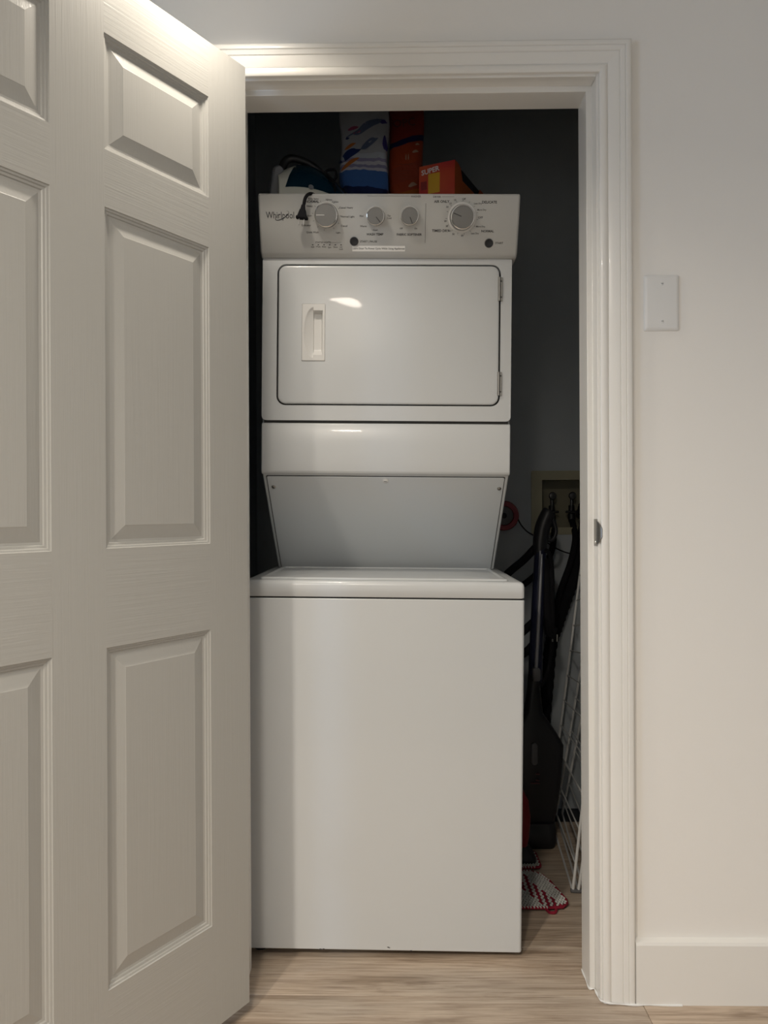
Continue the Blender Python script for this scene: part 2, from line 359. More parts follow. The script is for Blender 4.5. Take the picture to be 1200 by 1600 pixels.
# local: x along the leaf from the hinge, -y... the visible face is y=0 with normal +y rotated; leaf body on the -y side
def door_slab():
    xs = [0, u1, u2, u3, u4, DW]; zs = [DB, rows[0][0], rows[0][1], rows[1][0], rows[1][1], rows[2][0], rows[2][1], DTOP]
    bm = NB()
    for i in range(5):
        for j in range(7):
            if i in (1, 3) and j in (1, 3, 5): continue
            mi = 1 if (i in (1, 3)) else 0
            vs = [bm.verts.new((x, 0, z)) for x, z in ((xs[i], zs[j]), (xs[i + 1], zs[j]), (xs[i + 1], zs[j + 1]), (xs[i], zs[j + 1]))]
            f = bm.faces.new(vs); f.material_index = mi
    bmesh.ops.remove_doubles(bm, verts=bm.verts[:], dist=1e-5)
    r = bmesh.ops.extrude_face_region(bm, geom=bm.faces[:])
    bmesh.ops.translate(bm, verts=[g for g in r['geom'] if isinstance(g, bmesh.types.BMVert)], vec=(0, -DT, 0))
    bmesh.ops.recalc_face_normals(bm, faces=bm.faces[:])
    return link('door_leaf', bm, [M['door_v'], M['door_h']], door)
def door_panel(x0, x1, z0, z1):
    P = [(0, 0), (0.0012, 0.0022), (0.0045, 0.0030), (0.0058, 0.0052), (0.0095, 0.0060), (0.011, 0.0082), (0.0155, 0.0088), (0.040, 0.0024), (0.0415, 0.0018)]
    bm = NB()
    for side in (0, 1):
        rings = []
        for s, d in P:
            y = -d if side == 0 else -DT + d
            rings.append([(x0 + s, y, z0 + s), (x1 - s, y, z0 + s), (x1 - s, y, z1 - s), (x0 + s, y, z1 - s)])
        R = [[bm.verts.new(p) for p in r] for r in rings]
        for a, b in zip(R, R[1:]):
            for i in range(4): bm.faces.new((a[i], a[(i + 1) % 4], b[(i + 1) % 4], b[i]))
        bm.faces.new(R[-1])
    bmesh.ops.recalc_face_normals(bm, faces=bm.faces[:])
    for f in bm.faces:                               # each skin faces outwards
        c = f.calc_center_median()
        if (c.y > -DT / 2) != (f.normal.y > 0) and abs(f.normal.y) > 1e-4: f.normal_flip()
    return link('door_panel', bm, M['door_v'], door)
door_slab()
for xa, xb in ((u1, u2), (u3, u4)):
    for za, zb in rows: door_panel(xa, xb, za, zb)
# hinges (their knuckles stand behind the leaf)
for z in (0.28, 1.05, 1.83):
    bm = NB(); lathe(bm, [(0.006, 0), (0.006, 0.09)], 12, Matrix.Translation((0.001, -DT - 0.0055, z))); box(bm, -0.0015, 0, -DT - 0.004, -0.006, z, z + 0.09)
    link('hinge', bm, M['steel'], door, smooth=True)

# ================================================================ LAUNDRY CENTRE
LC = thing('laundry_center', 'white stacked washer and dryer unit filling the closet doorway', 'washer dryer', (0.319, 0.153, 0.0), (0, 0.013, 0))
HW = 0.343; DEP = 0.80
TOPZ = 1.884
# washer cabinet
bm = NB(); prism(bm, rrect(-HW, HW, 0, DEP, 0.008, 4), 'z', 0.019, 0.8745)
link('washer_cabinet', bm, M['enamel'], LC, bevel=0.002)
bm = NB(); prism(bm, rrect(-HW + 0.004, HW - 0.004, 0.006, DEP - 0.01, 0.004, 3), 'z', 0.870, 0.881); link('gasket', bm, M['gap'], LC)
# washer top: a slab with softened front edge
bm = NB()
rings = []
for ins, z in ((0.0015, 0.8785), (0, 0.8805), (0, 0.906), (0.0015, 0.9125), (0.005, 0.9165), (0.011, 0.918)):
    rings.append([(p[0], p[1], z) for p in rrect(-HW + ins, HW - ins, ins, DEP - ins, 0.010, 5)])
frustum_stack(bm, rings); link('washer_top', bm, M['enamel'], LC, smooth=True)
# lid with a raised rim
bm = NB()
lx, ly0, ly1 = 0.306, 0.022, 0.385
rings = []
for ins, z in ((0, 0.9185), (0, 0.9215), (0.002, 0.9235), (0.0075, 0.9235), (0.011, 0.9205), (0.03, 0.9215), (0.10, 0.9235)):
    rings.append([(p[0], p[1], z) for p in rrect(-lx + ins, lx - ins, ly0 + ins, ly1 - ins * 0.4, 0.008, 5)])
frustum_stack(bm, rings); link('washer_lid', bm, M['enamel'], LC, smooth=True)
# feet
for fx, fy in ((-0.30, 0.05), (0.30, 0.05), (-0.30, 0.74), (0.30, 0.74)):
    bm = NB(); zb = 0.013 * fx + 0.0003
    lathe(bm, [(0.018, zb), (0.018, zb + 0.007), (0.008, zb + 0.009), (0.008, 0.022)], 20, Matrix.Translation((fx, fy, 0)))
    link('foot', bm, M['rubber'], LC, smooth=True)
# plinth behind the front edge, dark
bm = NB(); box(bm, -0.31, 0.31, 0.06, 0.72, 0.008, 0.019); link('base_pan', bm, M['gap'], LC)
# chips along the lower front edge
bm = NB()
for cx, cz, a in ((0.0185, 0.0275, 0.004), (0.0215, 0.0262, 0.003), (-0.146, 0.0200, 0.005), (-0.139, 0.0205, 0.004), (0.074, 0.0198, 0.004)):
    bm = NB(); vs = [bm.verts.new((cx + a * math.cos(k * PI / 4) * random.uniform(.6, 1), -0.0003, cz + 0.4 * a * math.sin(k * PI / 4) * random.uniform(.6, 1))) for k in range(8)]; bm.faces.new(vs)
    link('paint_chip', bm, M['ink'], LC)
# dryer body: side profile extruded
HD = 0.3225
bm = NB(); prism(bm, [(0.131, 1.186), (0.412, 0.919), (DEP, 0.919), (DEP, TOPZ - 0.002), (0.14, TOPZ - 0.002), (0.131, 1.74)], 'x', -HD + 0.001, HD - 0.001)
link('dryer_body', bm, M['enamel'], LC, bevel=0.003)
# front frame with the door hole
dx0, dx1, dz0, dz1 = -0.2845, 0.2945, 1.3615, 1.7275
bm = NB()
plate_with_hole(bm, rrect(-HD, HD, 1.3225, 1.7415, 0.012, 5, (0.012, 0.012, 0.003, 0.003)), rrect(dx0, dx1, dz0, dz1, 0.024, 7), 0.118, 0.134)
link('dryer_front', bm, M['enamel'], LC, bevel=0.0032, seg=3)
bm = NB()
for q in ((-0.30, -0.262, 1.35, 1.74), (0.272, 0.31, 1.35, 1.74), (-0.262, 0.272, 1.35, 1.384), (-0.262, 0.272, 1.705, 1.74)): box(bm, q[0], q[1], 0.1302, 0.1308, q[2], q[3])
link('door_gasket', bm, M['gap'], LC)
bm = NB(); box(bm, -HD + 0.006, HD - 0.006, 0.122, 0.14, 1.310, 1.3285); link('gasket', bm, M['gap'], LC)
# lower front band under the dryer
bm = NB()
A = [(0.134, 1.316), (0.1225, 1.316), (0.1195, 1.3145), (0.118, 1.311), (0.118, 1.193), (0.1195, 1.188), (0.1235, 1.1845), (0.131, 1.183)]
prism(bm, A, 'x', -HD, HD); link('lower_front_panel', bm, M['enamel'], LC, bevel=0.0025)
# recessed sloping panel
nrm = Vector((0, -(1.186 - 0.919), -(0.412 - 0.131))).normalized()
tdir = Vector((0, 0.412 - 0.131, 0.919 - 1.186)); TL = tdir.length; tdir.normalize()
rm = Matrix.Translation((0, 0.131, 1.186)) @ Matrix((Vector((1, 0, 0)), tdir, nrm)).transposed().to_4x4()   # local x, along slope, outward
bm = NB(); prism(bm, rrect(-HD + 0.0115, HD - 0.0115, 0.010, TL - 0.006, 0.004, 3), 'z', 0.0004, 0.0028)
bmesh.ops.transform(bm, matrix=rm, verts=bm.verts[:]); rp = link('recess_panel', bm, M['greypanel'], LC, bevel=0.0008)
bm = NB(); prism(bm, rrect(-HD + 0.0095, HD - 0.0095, 0.008, TL - 0.004, 0.004, 3), 'z', 0.0001, 0.0005)
bmesh.ops.transform(bm, matrix=rm, verts=bm.verts[:]); link('panel_joint', bm, M['ink'], LC)
for sx, st in ((0.0, 0.022), (-0.297, 0.048), (0.301, 0.048)):
    bm = NB(); R_ = 0.0075 if sx == 0 else 0.0055
    lathe(bm, [(R_, 0), (R_, 0.0015), (R_ * .75, 0.003), (R_ * .35, 0.0036), (0, 0.0037)], 18, rm @ Matrix.Translation((sx, st, 0.0028)))
    link('screw', bm, M['plastic'] if sx == 0 else M['steel'], rp, smooth=True)
    bm = NB(); box(bm, -R_ * 0.5, R_ * 0.5, -0.0006, 0.0006, 0.0064, 0.0068, mtx=rm @ Matrix.Translation((sx, st, 0)))
    link('screw_slot', bm, M['ink'], rp)
# dryer door
bm = NB(); gapw = 0.0042
rings = []
for ins, y in ((0, 0.129), (0, 0.1185), (0.0008, 0.1172), (0.0025, 0.1164), (0.006, 0.1160)):
    rings.append([(p[0], y, p[1]) for p in rrect(dx0 + gapw + ins, dx1 - gapw - ins, dz0 + gapw + ins, dz1 - gapw - ins, 0.020, 7)])
hx0, hx1, hz0, hz1 = -0.2195, -0.1585, 1.4755, 1.6245
frustum_stack(bm, rings, False, False)
bm.verts.ensure_lookup_table(); bm.edges.ensure_lookup_table()
nr = len(rings[0]); last = bm.verts[-nr:]
hv = [bm.verts.new(p) for p in ((hx0, 0.116, hz0), (hx1, 0.116, hz0), (hx1, 0.116, hz1), (hx0, 0.116, hz1))]
es = [bm.edges.get((last[i], last[(i + 1) % nr])) for i in range(nr)] + [bm.edges.new((hv[i], hv[(i + 1) % 4])) for i in range(4)]
bmesh.ops.triangle_fill(bm, use_beauty=True, edges=es)
bmesh.ops.recalc_face_normals(bm, faces=bm.faces[:])
for f in bm.faces:
    if abs(f.normal.y) > 0.99 and abs(f.calc_center_median().y - 0.116) < 1e-4 and f.normal.y > 0: f.normal_flip()
dd = link('dryer_door', bm, M['enamel'], LC, smooth=True)
# recessed pull: plate with a scoop and a deep slot
def hdepth(x, z):
    u = (x - hx0) / (hx1 - hx0); v = (z - hz0) / (hz1 - hz0)
    d = -0.0018
    e = min(x - hx0, hx1 - x, z - hz0, hz1 - z)
    if e < 0.0014: d = 0.0008 - 0.0026 * e / 0.0014
    if 0.5 <= u <= 0.88 and 0.115 <= v <= 0.875: 
        k = min(1, (0.875 - v) / 0.03, (v - 0.115) / 0.09, (0.88 - u) / 0.05)
        return 0.0142 * max(0, k)
    if u < 0.5:
        q = ((0.5 - u) / 0.40) ** 2 + ((v - 0.5) / 0.43) ** 2
        if q < 1: return d + 0.0125 * (1 - q) ** 0.6 * (0.35 + 0.65 * u / 0.5)
    return d
bm = NB(); NX, NZ = 44, 76
G = [[bm.verts.new((hx0 + (hx1 - hx0) * i / NX, 0.1158 + hdepth(hx0 + (hx1 - hx0) * i / NX, hz0 + (hz1 - hz0) * j / NZ), hz0 + (hz1 - hz0) * j / NZ)) for i in range(NX + 1)] for j in range(NZ + 1)]
for j in range(NZ):
    for i in range(NX): bm.faces.new((G[j][i], G[j][i + 1], G[j + 1][i + 1], G[j + 1][i]))

for f in bm.faces: f.normal_flip() if f.normal.y > 0 else None
bmesh.ops.recalc_face_normals(bm, faces=bm.faces[:])
if sum(f.normal.y for f in bm.faces) > 0: bmesh.ops.reverse_faces(bm, faces=bm.faces[:])
link('pull_handle', bm, M['plastic'], dd, smooth=True)
# hinges at the right edge of the dryer door
for z0, z1 in ((1.633, 1.694), (1.389, 1.450)):
    bm = NB(); box(bm, 0.2905, 0.2985, 0.1145, 0.119, z0, z1); lathe(bm, [(0.0033, 0), (0.0033, z1 - z0)], 12, Matrix.Translation((0.2905, 0.1148, z0)))
    hg = link('door_hinge', bm, M['steel'], LC, smooth=True)
    bm = NB(); lathe(bm, [(0.0022, 0), (0.0018, 0.001), (0, 0.0012)], 10, Matrix.Translation((0.2955, 0.1145, z1 - 0.010)) @ Matrix.Rotation(PI / 2, 4, 'X'))
    link('hinge_screw', bm, M['ink'], hg, smooth=True); bm = NB()
    lathe(bm, [(0.0022, 0), (0.0018, 0.001), (0, 0.0012)], 10, Matrix.Translation((0.2955, 0.1145, z0 + 0.010)) @ Matrix.Rotation(PI / 2, 4, 'X'))
    link('hinge_screw', bm, M['ink'], hg, smooth=True)

# ---- console -----------------------------------------------------------------
KS = 0.987
P0 = Vector((0, 0.098, 1.766)); ev = Vector((0, -0.042, 0.12)).normalized(); nv = Vector((0, -ev.z, ev.y))
CM = Matrix.Translation(P0) @ Matrix((Vector((1, 0, 0)), ev, nv)).transposed().to_4x4()
FB = P0 + ev * -0.0150; FT = P0 + ev * 0.1268
bm = NB()
prism(bm, [(FB.y, FB.z), (FT.y, FT.z), (0.25, FT.z), (0.25, 1.7425), (0.1168, 1.7425)], 'x', -0.326, 0.334)
con = link('control_console', bm, M['console'], LC, bevel=0.0055, seg=3)
def at(x, e, n=0.0): return CM @ Matrix.Translation((x * KS, e * KS, n))
def knob(x, e, r, skirt, ang, light):
    bm = NB(); h = 0.024
    lathe(bm, [(r * 1.02, 0.0012), (r * 1.0, 0.012), (r * 0.97, h - 0.0035), (r * 0.93, h - 0.001), (r * 0.885, h), (r * 0.87, h - 0.0012), (0.0, h - 0.0010)], 48, at(x, e))
    k = link('knob', bm, M['knob'], LC, smooth=True)
    bm = NB()                                        # bright rim round the face
    lathe(bm, [(r * 0.985, h - 0.006), (r * 0.965, h - 0.0022), (r * 0.93, h - 0.0002), (r * 0.892, h + 0.0002), (r * 0.885, h - 0.002), (r * 0.87, h - 0.006)], 48, at(x, e)); link('knob_rim', bm, M['chrome'], k, smooth=True)
    bm = NB(); box(bm, r * 0.12, r * 0.80, -0.0010, 0.0010, h - 0.0012, h - 0.0003, mtx=at(x, e) @ Matrix.Rotation(math.radians(ang), 4, 'Z')); link('pointer', bm, M['line'] if light else M['ink'], k)
    bm = NB(); lathe(bm, [(skirt, 0), (skirt, 0.0008), (skirt - 0.0012, 0.0014), (r * 0.99, 0.0014)], 48, at(x, e)); link('knob_skirt', bm, M['plastic'], k, smooth=True)
knob(-0.1557, 0.0752, 0.0300, 0.0320, 180, True)
knob(-0.0298, 0.0733, 0.0232, 0.0245, -50, False)
knob(0.0572, 0.0735, 0.0232, 0.0245, -68, False)
knob(0.1915, 0.0714, 0.0308, 0.0358, 158, False)
for bx, be in ((-0.0855, 0.0130), (0.2631, 0.0093)):
    bm = NB(); lathe(bm, [(0.0098, 0), (0.0098, 0.003), (0.0088, 0.0042), (0.004, 0.0036), (0, 0.0034)], 28, at(bx, be)); b = link('push_button', bm, M['black'], LC, smooth=True)
    bm = NB(); lathe(bm, [(0.0112, 0), (0.0112, 0.001), (0.0100, 0.0013)], 28, at(bx, be)); link('button_bezel', bm, M['grey'], b, smooth=True)
LAB = [("NORMAL", -0.1916, 0.1079, 1.2), ("Bulky Items", -0.1882, 0.1145, 0.8), ("Heavy", -0.1985, 0.0973, 0.9), ("Medium", -0.2040, 0.0745, 0.9), ("Delicates", -0.2087, 0.0514, 0.9), ("Quick Wash", -0.1927, 0.0345, 0.9), ("Whites", -0.149, 0.1125, 0.8), ("Colors", -0.1327, 0.1073, 0.8), ("Casual Heavy", -0.1052, 0.0937, 0.9), ("Normal Light", -0.1013, 0.0724, 0.9), ("Casual", -0.1107, 0.0501, 0.9), ("Light", -0.1265, 0.0339, 0.8),
 ("Hot", -0.066, 0.074, 0.9), ("Warm", -0.0612, 0.0495, 0.9), ("Tap", 0.0046, 0.0749, 0.8), ("Cold", 0.0054, 0.0688, 0.8), ("Cool", -0.0307, 0.0403, 0.8), ("WASH TEMP", -0.0316, 0.0298, 1.1), ("Off", 0.036, 0.0443, 0.8), ("On", 0.0739, 0.0444, 0.8), ("FABRIC SOFTENER", 0.0568, 0.0296, 1.1), ("START | PAUSE", -0.0480, 0.0123, 0.95),
 ("WASHER", 0.0726, 0.1204, 0.9), ("DRYER", 0.1262, 0.1195, 0.9), ("AIR ONLY", 0.1387, 0.1085, 1.2), ("DELICATE", 0.2599, 0.1072, 1.2), ("NORMAL", 0.2584, 0.0382, 1.1), ("TIMED DRY", 0.1374, 0.0389, 1.2), ("OFF", 0.2388, 0.0708, 1), ("Off", 0.1946, 0.1146, 0.9), ("Less Dry", 0.2308, 0.1042, 0.8), ("More Dry", 0.2412, 0.0891, 0.8), ("More Dry", 0.2400, 0.0494, 0.8), ("Less Dry", 0.2260, 0.0329, 0.8), ("20", 0.1491, 0.0622, 0.9), ("30", 0.1535, 0.05, 0.9), ("40", 0.1605, 0.0385, 0.9), ("50", 0.1706, 0.0308, 0.9), ("60", 0.1938, 0.0277, 0.9), ("10", 0.1719, 0.1123, 0.9), ("20", 0.1608, 0.104, 0.9), ("30", 0.153, 0.0957, 0.9), ("START", 0.2895, 0.0094, 1),
 ("STATUS LIGHTS", -0.1661, 0.01, 0.8), ("Add", -0.1939, -0.0013, 0.7), ("Wash", -0.1789, -0.0005, 0.7), ("Rinse", -0.1639, -0.0005, 0.7), ("Spin", -0.1494, -0.002, 0.7), ("Done", -0.1339, -0.0012, 0.7), ("Lid", -0.1198, -0.0012, 0.7), ("Lock", -0.1199, -0.0064, 0.7)]
bm = NB()
for s, x, e, sc in LAB:
    text_into(bm, s, 0.0070 * sc, at(x, e, 0.0003), bold=0.03 if sc >= 1.1 else 0.012)
dl = link('dial_lettering', bm, M['ink'], con); dl['kind'] = 'stuff'
def flatbox(x0, x1, e0, e1): box(bm, x0, x1, e0, e1, 0.0002, 0.0004, mtx=CM)
for q in ((-0.051 * KS, 0.058 * KS, 0.1199, 0.1204), (0.1392 * KS, 0.170 * KS, 0.1183, 0.1188), (0.0978 * KS, 0.0986 * KS, 0.009, 0.103), (-0.147, -0.118, 0.0094, 0.0098)):
    bm = NB(); flatbox(*q); link('printed_line', bm, M['ink'], con)
bm = NB()
for k in range(6): flatbox(-0.1925 + k * 0.01455, -0.1890 + k * 0.01455, 0.0030, 0.0052)
for kx, ke, r, angs in ((-0.1557, 0.0752, 0.0335, range(-60, 260, 29)), (0.1915, 0.0714, 0.0375, range(-80, 280, 24))):
    for a in angs:
        box(bm, r, r + 0.004, -0.0003, 0.0003, 0.0002, 0.0004, mtx=at(kx, ke) @ Matrix.Rotation(math.radians(a), 4, 'Z'))
dm = link('dial_marks', bm, M['ink'], con); dm['kind'] = 'stuff'
bm = NB()
text_into(bm, "Whirlpool", 0.0232, at(-0.3115, 0.0748, 0.0003), align='LEFT', xs=0.745, bold=0.0)
sw = []
for k in range(40):                                  # slim ring swooping round the middle letters
    a = math.radians(-250 + 300 * k / 39); sw.append((-0.2700 + 0.0205 * math.cos(a) * 0.86 + 0.007 * math.sin(a) * 0.0, 0.0745 + 0.0075 * math.sin(a) + 0.0080 * math.cos(a), 0.0004))
tube(bm, [CM @ Vector((p[0] * KS, p[1] * KS, p[2])) for p in sw], lambda t: 0.00018 + 0.0006 * math.sin(PI * t), 5, raw=True)
lg = link('maker_lettering', bm, M['ink_dark'], con)
bm = NB(); box(bm, -0.0906 * KS, 0.0466 * KS, -0.0112, 0.0020, 0.0001, 0.0004, mtx=CM); stk = link('sticker', bm, M['sticker'], con)
bm = NB(); text_into(bm, "Leave Door To Power Cycle While Using Appliances", 0.0062, at(-0.0222, -0.0046, 0.0006), bold=0.01); sl = link('sticker_lettering', bm, M['ink_dark'], con); sl['kind'] = 'stuff'

# ================================================================ WALL PLATE
wp = thing('wall_plate', 'white blank cover plate with two screws on the right wall', 'wall plate', (0.9505, 0, 1.5455))
bm = NB(); rings = []
for ins, y in ((0, 0.0), (0, -0.0025), (0.0025, -0.0050), (0.0055, -0.0062), (0.008, -0.0064)):
    rings.append([(p[0], y, p[1]) for p in rrect(-0.0385 + ins, 0.0385 - ins, -0.0615 + ins, 0.0615 - ins, 0.0035, 4)])
frustum_stack(bm, rings); link('plate', bm, M['plastic'], wp, smooth=True)
for z in (0.0415, -0.0415):
    bm = NB(); lathe(bm, [(0.0036, 0), (0.0036, 0.0006), (0.0026, 0.0013), (0, 0.0015)], 14, Matrix.Translation((0, -0.0064, z)) @ Matrix.Rotation(PI / 2, 4, 'X'))
    sc_ = link('screw', bm, M['plastic'], wp, smooth=True)
    bm = NB(); box(bm, -0.0026, 0.0026, -0.0082, -0.0077, z - 0.0005, z + 0.0005, mtx=None); link('screw_slot', bm, M['ink'], sc_)

# recessed downlights in the ceiling (out of the frame above; the last is an added fill)
for i, (x, y, _, r, _s) in enumerate(LIGHTS):
    d = thing('downlight_fixture', ('round ceiling downlight just in front of the closet doorway', 'round ceiling downlight above the camera', 'added fill light in the left part of the hall, shaped as a round downlight')[i], 'ceiling light', (x, y, CEIL))
    bm = NB(); n = 32
    rings = [[((r + a) * math.cos(2 * PI * k / n), (r + a) * math.sin(2 * PI * k / n), z) for k in range(n)] for a, z in ((0.004, -0.0002), (0.005, -0.004), (0.017, -0.004), (0.019, -0.0002))]
    frustum_stack(bm, rings, False, False); link('trim_ring', bm, M['plastic'], d, smooth=True)

# ================================================================ THINGS ON TOP OF THE DRYER
def onto(x, y, z=TOPZ):
    """place on the laundry unit's top (its frame is tipped slightly)"""
    a = 0.013; return Vector((0.319 + x * math.cos(a) + z * math.sin(a), 0.153 + y, z * math.cos(a) - x * math.sin(a)))
# iron -------------------------------------------------------------------------
iron = thing('steam_iron', 'white and dark teal steam iron lying flat on the dryer top', 'iron', onto(-0.296, 0.158) + Vector((0, 0, 0.0015)), (0, 0.013, math.radians(18)))
def iron_ring(z, sx, sy, x0=0.0, n=14, nose=1.0):
    L = 0.255 * sx; w = 0.056 * sy; pts = []
    for k in range(n + 1):
        t = k / n; pts.append((x0 + t * L, -w * math.sqrt(max(0, 1 - t ** 2.3)) if t > 0 else -w * 0.9, z))
    back = [(p[0], -p[1], p[2]) for p in reversed(pts[:-1])]
    return pts + back
bm = NB(); frustum_stack(bm, [iron_ring(0, 1, 1), iron_ring(0.006, 1.01, 1.01), iron_ring(0.010, 0.99, 0.99)]); link('soleplate', bm, M['iron_sole'], iron, smooth=True)
def hump(t): return 0.012 + 0.112 * max(0, math.sin(PI * min(1, (t * 0.86 + 0.235)))) ** 0.95
def iron_shell(bm, scale, lift, t0, t1, wid, zbase):
    rings = []; n = 16; m = 14
    for i in range(n + 1):
        t = t0 + (t1 - t0) * i / n; x = t * 0.25
        w = 0.055 * math.sqrt(max(0.0004, 1 - min(0.999, t) ** 2.3)) * wid; h = hump(t) * scale + lift
        rings.append([(x, -w * math.cos(PI * k / m), zbase + (h - zbase) * math.sin(PI * k / m) ** 0.75) for k in range(m + 1)])
    frustum_stack(bm, rings)
bm = NB(); iron_shell(bm, 1.0, 0, 0.0, 0.99, 1.0, 0.0102); link('body_shell', bm, M['iron_white'], iron, smooth=True)
bm = NB()                                            # teal tank cheek on the near side
for s in (-1, 1):
    A = []; n = 18
    for i in range(n + 1):
        t = 0.06 + 0.90 * i / n; x = t * 0.25
        w = 0.055 * math.sqrt(max(0.0004, 1 - min(0.999, t) ** 2.3)); h = hump(t)
        lo = 0.13; hi = 0.13 + (0.84 - 0.13) * min(1, ((i / n) / 0.17) ** 0.9)
        col = []
        for k in range(7):
            q = lo + (hi - lo) * k / 6; a = q * PI / 2
            col.append(bm.verts.new((x, s * (w * math.cos(a) + 0.0012), 0.0102 + (h - 0.0102) * math.sin(a) ** 0.75 + 0.0008)))
        A.append(col)
    for a, b in zip(A, A[1:]):
        for k in range(6): bm.faces.new((a[k], a[k + 1], b[k + 1], b[k]))
bmesh.ops.recalc_face_normals(bm, faces=bm.faces[:]); link('water_tank', bm, M['iron_teal'], iron, smooth=True)
bm = NB(); tube(bm, [(0.012, 0.004, 0.100), (0.024, 0.004, 0.132), (0.045, 0.004, 0.1435), (0.085, 0.003, 0.136), (0.125, 0.002, 0.113), (0.165, 0, 0.080), (0.19, 0, 0.06)], lambda t: 0.0115 - 0.003 * t, 10); link('handle', bm, M['black'], iron, smooth=True)
bm = NB(); prism(bm, [(-0.022, 0.012), (0.004, 0.012), (0.016, 0.098), (0.004, 0.108), (-0.012, 0.100)], 'y', -0.030, 0.034); link('heel_rest', bm, M['iron_grey'], iron, bevel=0.006)
bm = NB(); text_into(bm, "Ai", 0.018, Matrix.Translation((0.088, -0.0556, 0.052)) @ Matrix.Rotation(math.radians(66), 4, 'X'), xs=0.8); bm.free()
bm = NB(); lathe(bm, [(0.007, 0), (0.007, 0.001), (0.0, 0.0013)], 16, Matrix.Translation((0.083, -0.0535, 0.048)) @ Matrix.Rotation(math.radians(75), 4, 'X')); link('badge', bm, M['iron_grey'], iron, smooth=True)
imat = iron.matrix_basis.inverted()
im = (Matrix.Translation(iron.location) @ iron.rotation_euler.to_matrix().to_4x4()).inverted()
def LCW(x, y, z): return im @ onto(x, y, z)
bm = NB()                                            # flex: from the heel round the back, a loop, then over the console edge
tube(bm, [LCW(-0.300, 0.165, TOPZ + .03), LCW(-0.29, 0.26, TOPZ + .008), LCW(-0.20, 0.27, TOPZ + .006), LCW(-0.145, 0.20, TOPZ + .006), LCW(-0.141, 0.165, 1.935), LCW(-0.146, 0.16, 1.962), LCW(-0.163, 0.158, 1.981), LCW(-0.160, 0.156, 1.988), LCW(-0.140, 0.155, 1.988), LCW(-0.137, 0.16, 1.973), LCW(-0.150, 0.165, 1.964), LCW(-0.166, 0.168, 1.975)], 0.0036, 8, 6)
link('flex', bm, M['rubber'], iron, smooth=True)
bm = NB(); tube(bm, [LCW(-0.135, 0.19, TOPZ + .006), LCW(-0.165, 0.125, TOPZ + .007), LCW(-0.185, 0.075, TOPZ + .0045), LCW(-0.1965, 0.050, TOPZ - .004), LCW(-0.2045, 0.046, 1.868), LCW(-0.2085, 0.049, 1.853)], 0.0042, 8, 6)
link('flex', bm, M['rubber'], iron, smooth=True)
bm = NB(); pm = im @ Matrix.Translation(onto(-0.2095, 0.0495, 1.852)) @ Matrix.Rotation(math.radians(7), 4, 'Y')
for (z0, z1, a0, a1, b0, b1) in ((0, -0.012, .0045, .0065, .0045, .006), (-0.012, -0.030, .0075, .0125, .0065, .0085), (-0.030, -0.0335, .0150, .0150, .0095, .0095)):
    vs = frustum_stack(bm, [[(p[0], p[1], z0) for p in rrect(-a0, a0, -b0, b0, min(a0, b0) * .5, 3)], [(p[0], p[1], z1) for p in rrect(-a1, a1, -b1, b1, min(a1, b1) * .5, 3)]])
    bmesh.ops.transform(bm, matrix=pm, verts=vs)
pl = link('plug', bm, M['rubber'], iron, smooth=True)
bm = NB()
for dx in (-0.0063, 0.0063): box(bm, dx - 0.0008, dx + 0.0008, -0.0032, 0.0032, -0.0505, -0.0334, mtx=pm)
link('prong', bm, M['chrome'], pl)
# pouches ------------------------------------------------------------------------
def bag_mat(name, bands, rough=0.35, noise=(14, 14, 14), wob=0.03, skew=0.0):
    """printed film: colour bands up the height (object z) plus slanted print"""
    m = bpy.data.materials.new(name); m.use_nodes = True; N, L = nt(m); b = N['Principled BSDF']; b.inputs['Roughness'].default_value = rough
    tc = N.new('ShaderNodeTexCoord'); sp = N.new('ShaderNodeSeparateXYZ'); L.new(tc.outputs['Object'], sp.inputs[0])
    ml = N.new('ShaderNodeMath'); ml.operation = 'MULTIPLY_ADD'; ml.inputs[1].default_value = skew; L.new(sp.outputs['X'], ml.inputs[0]); L.new(sp.outputs['Z'], ml.inputs[2])
    no = N.new('ShaderNodeTexNoise'); no.inputs['Scale'].default_value = 22; no.inputs['Detail'].default_value = 2; L.new(tc.outputs['Object'], no.inputs[0])
    ad = N.new('ShaderNodeMath'); ad.operation = 'MULTIPLY_ADD'; ad.inputs[1].default_value = wob; L.new(no.outputs[0], ad.inputs[0]); L.new(ml.outputs[0], ad.inputs[2])
    mr = N.new('ShaderNodeMapRange'); mr.inputs[1].default_value = 0.0; mr.inputs[2].default_value = 0.4; L.new(ad.outputs[0], mr.inputs[0])
    cr = N.new('ShaderNodeValToRGB'); cr.color_ramp.interpolation = 'CONSTANT'; el = cr.color_ramp.elements
    el[0].position = 0; el[0].color = (*bands[0][1], 1); el[1].position = bands[1][0] / 0.4; el[1].color = (*bands[1][1], 1)
    for p, c in bands[2:]:
        e = el.new(p / 0.4); e.color = (*c, 1)
    L.new(mr.outputs[0], cr.inputs[0]); L.new(cr.outputs[0], b.inputs['Base Color'])
    bp = N.new('ShaderNodeBump'); bp.inputs['Strength'].default_value = 0.5; bp.inputs['Distance'].default_value = 0.006
    n2 = N.new('ShaderNodeTexNoise'); n2.inputs['Scale'].default_value = 30; n2.inputs['Detail'].default_value = 3; n2.inputs['Distortion'].default_value = 1.2; L.new(tc.outputs['Object'], n2.inputs[0])
    L.new(n2.outputs[0], bp.inputs['Height']); L.new(bp.outputs[0], b.inputs['Normal'])
    return m
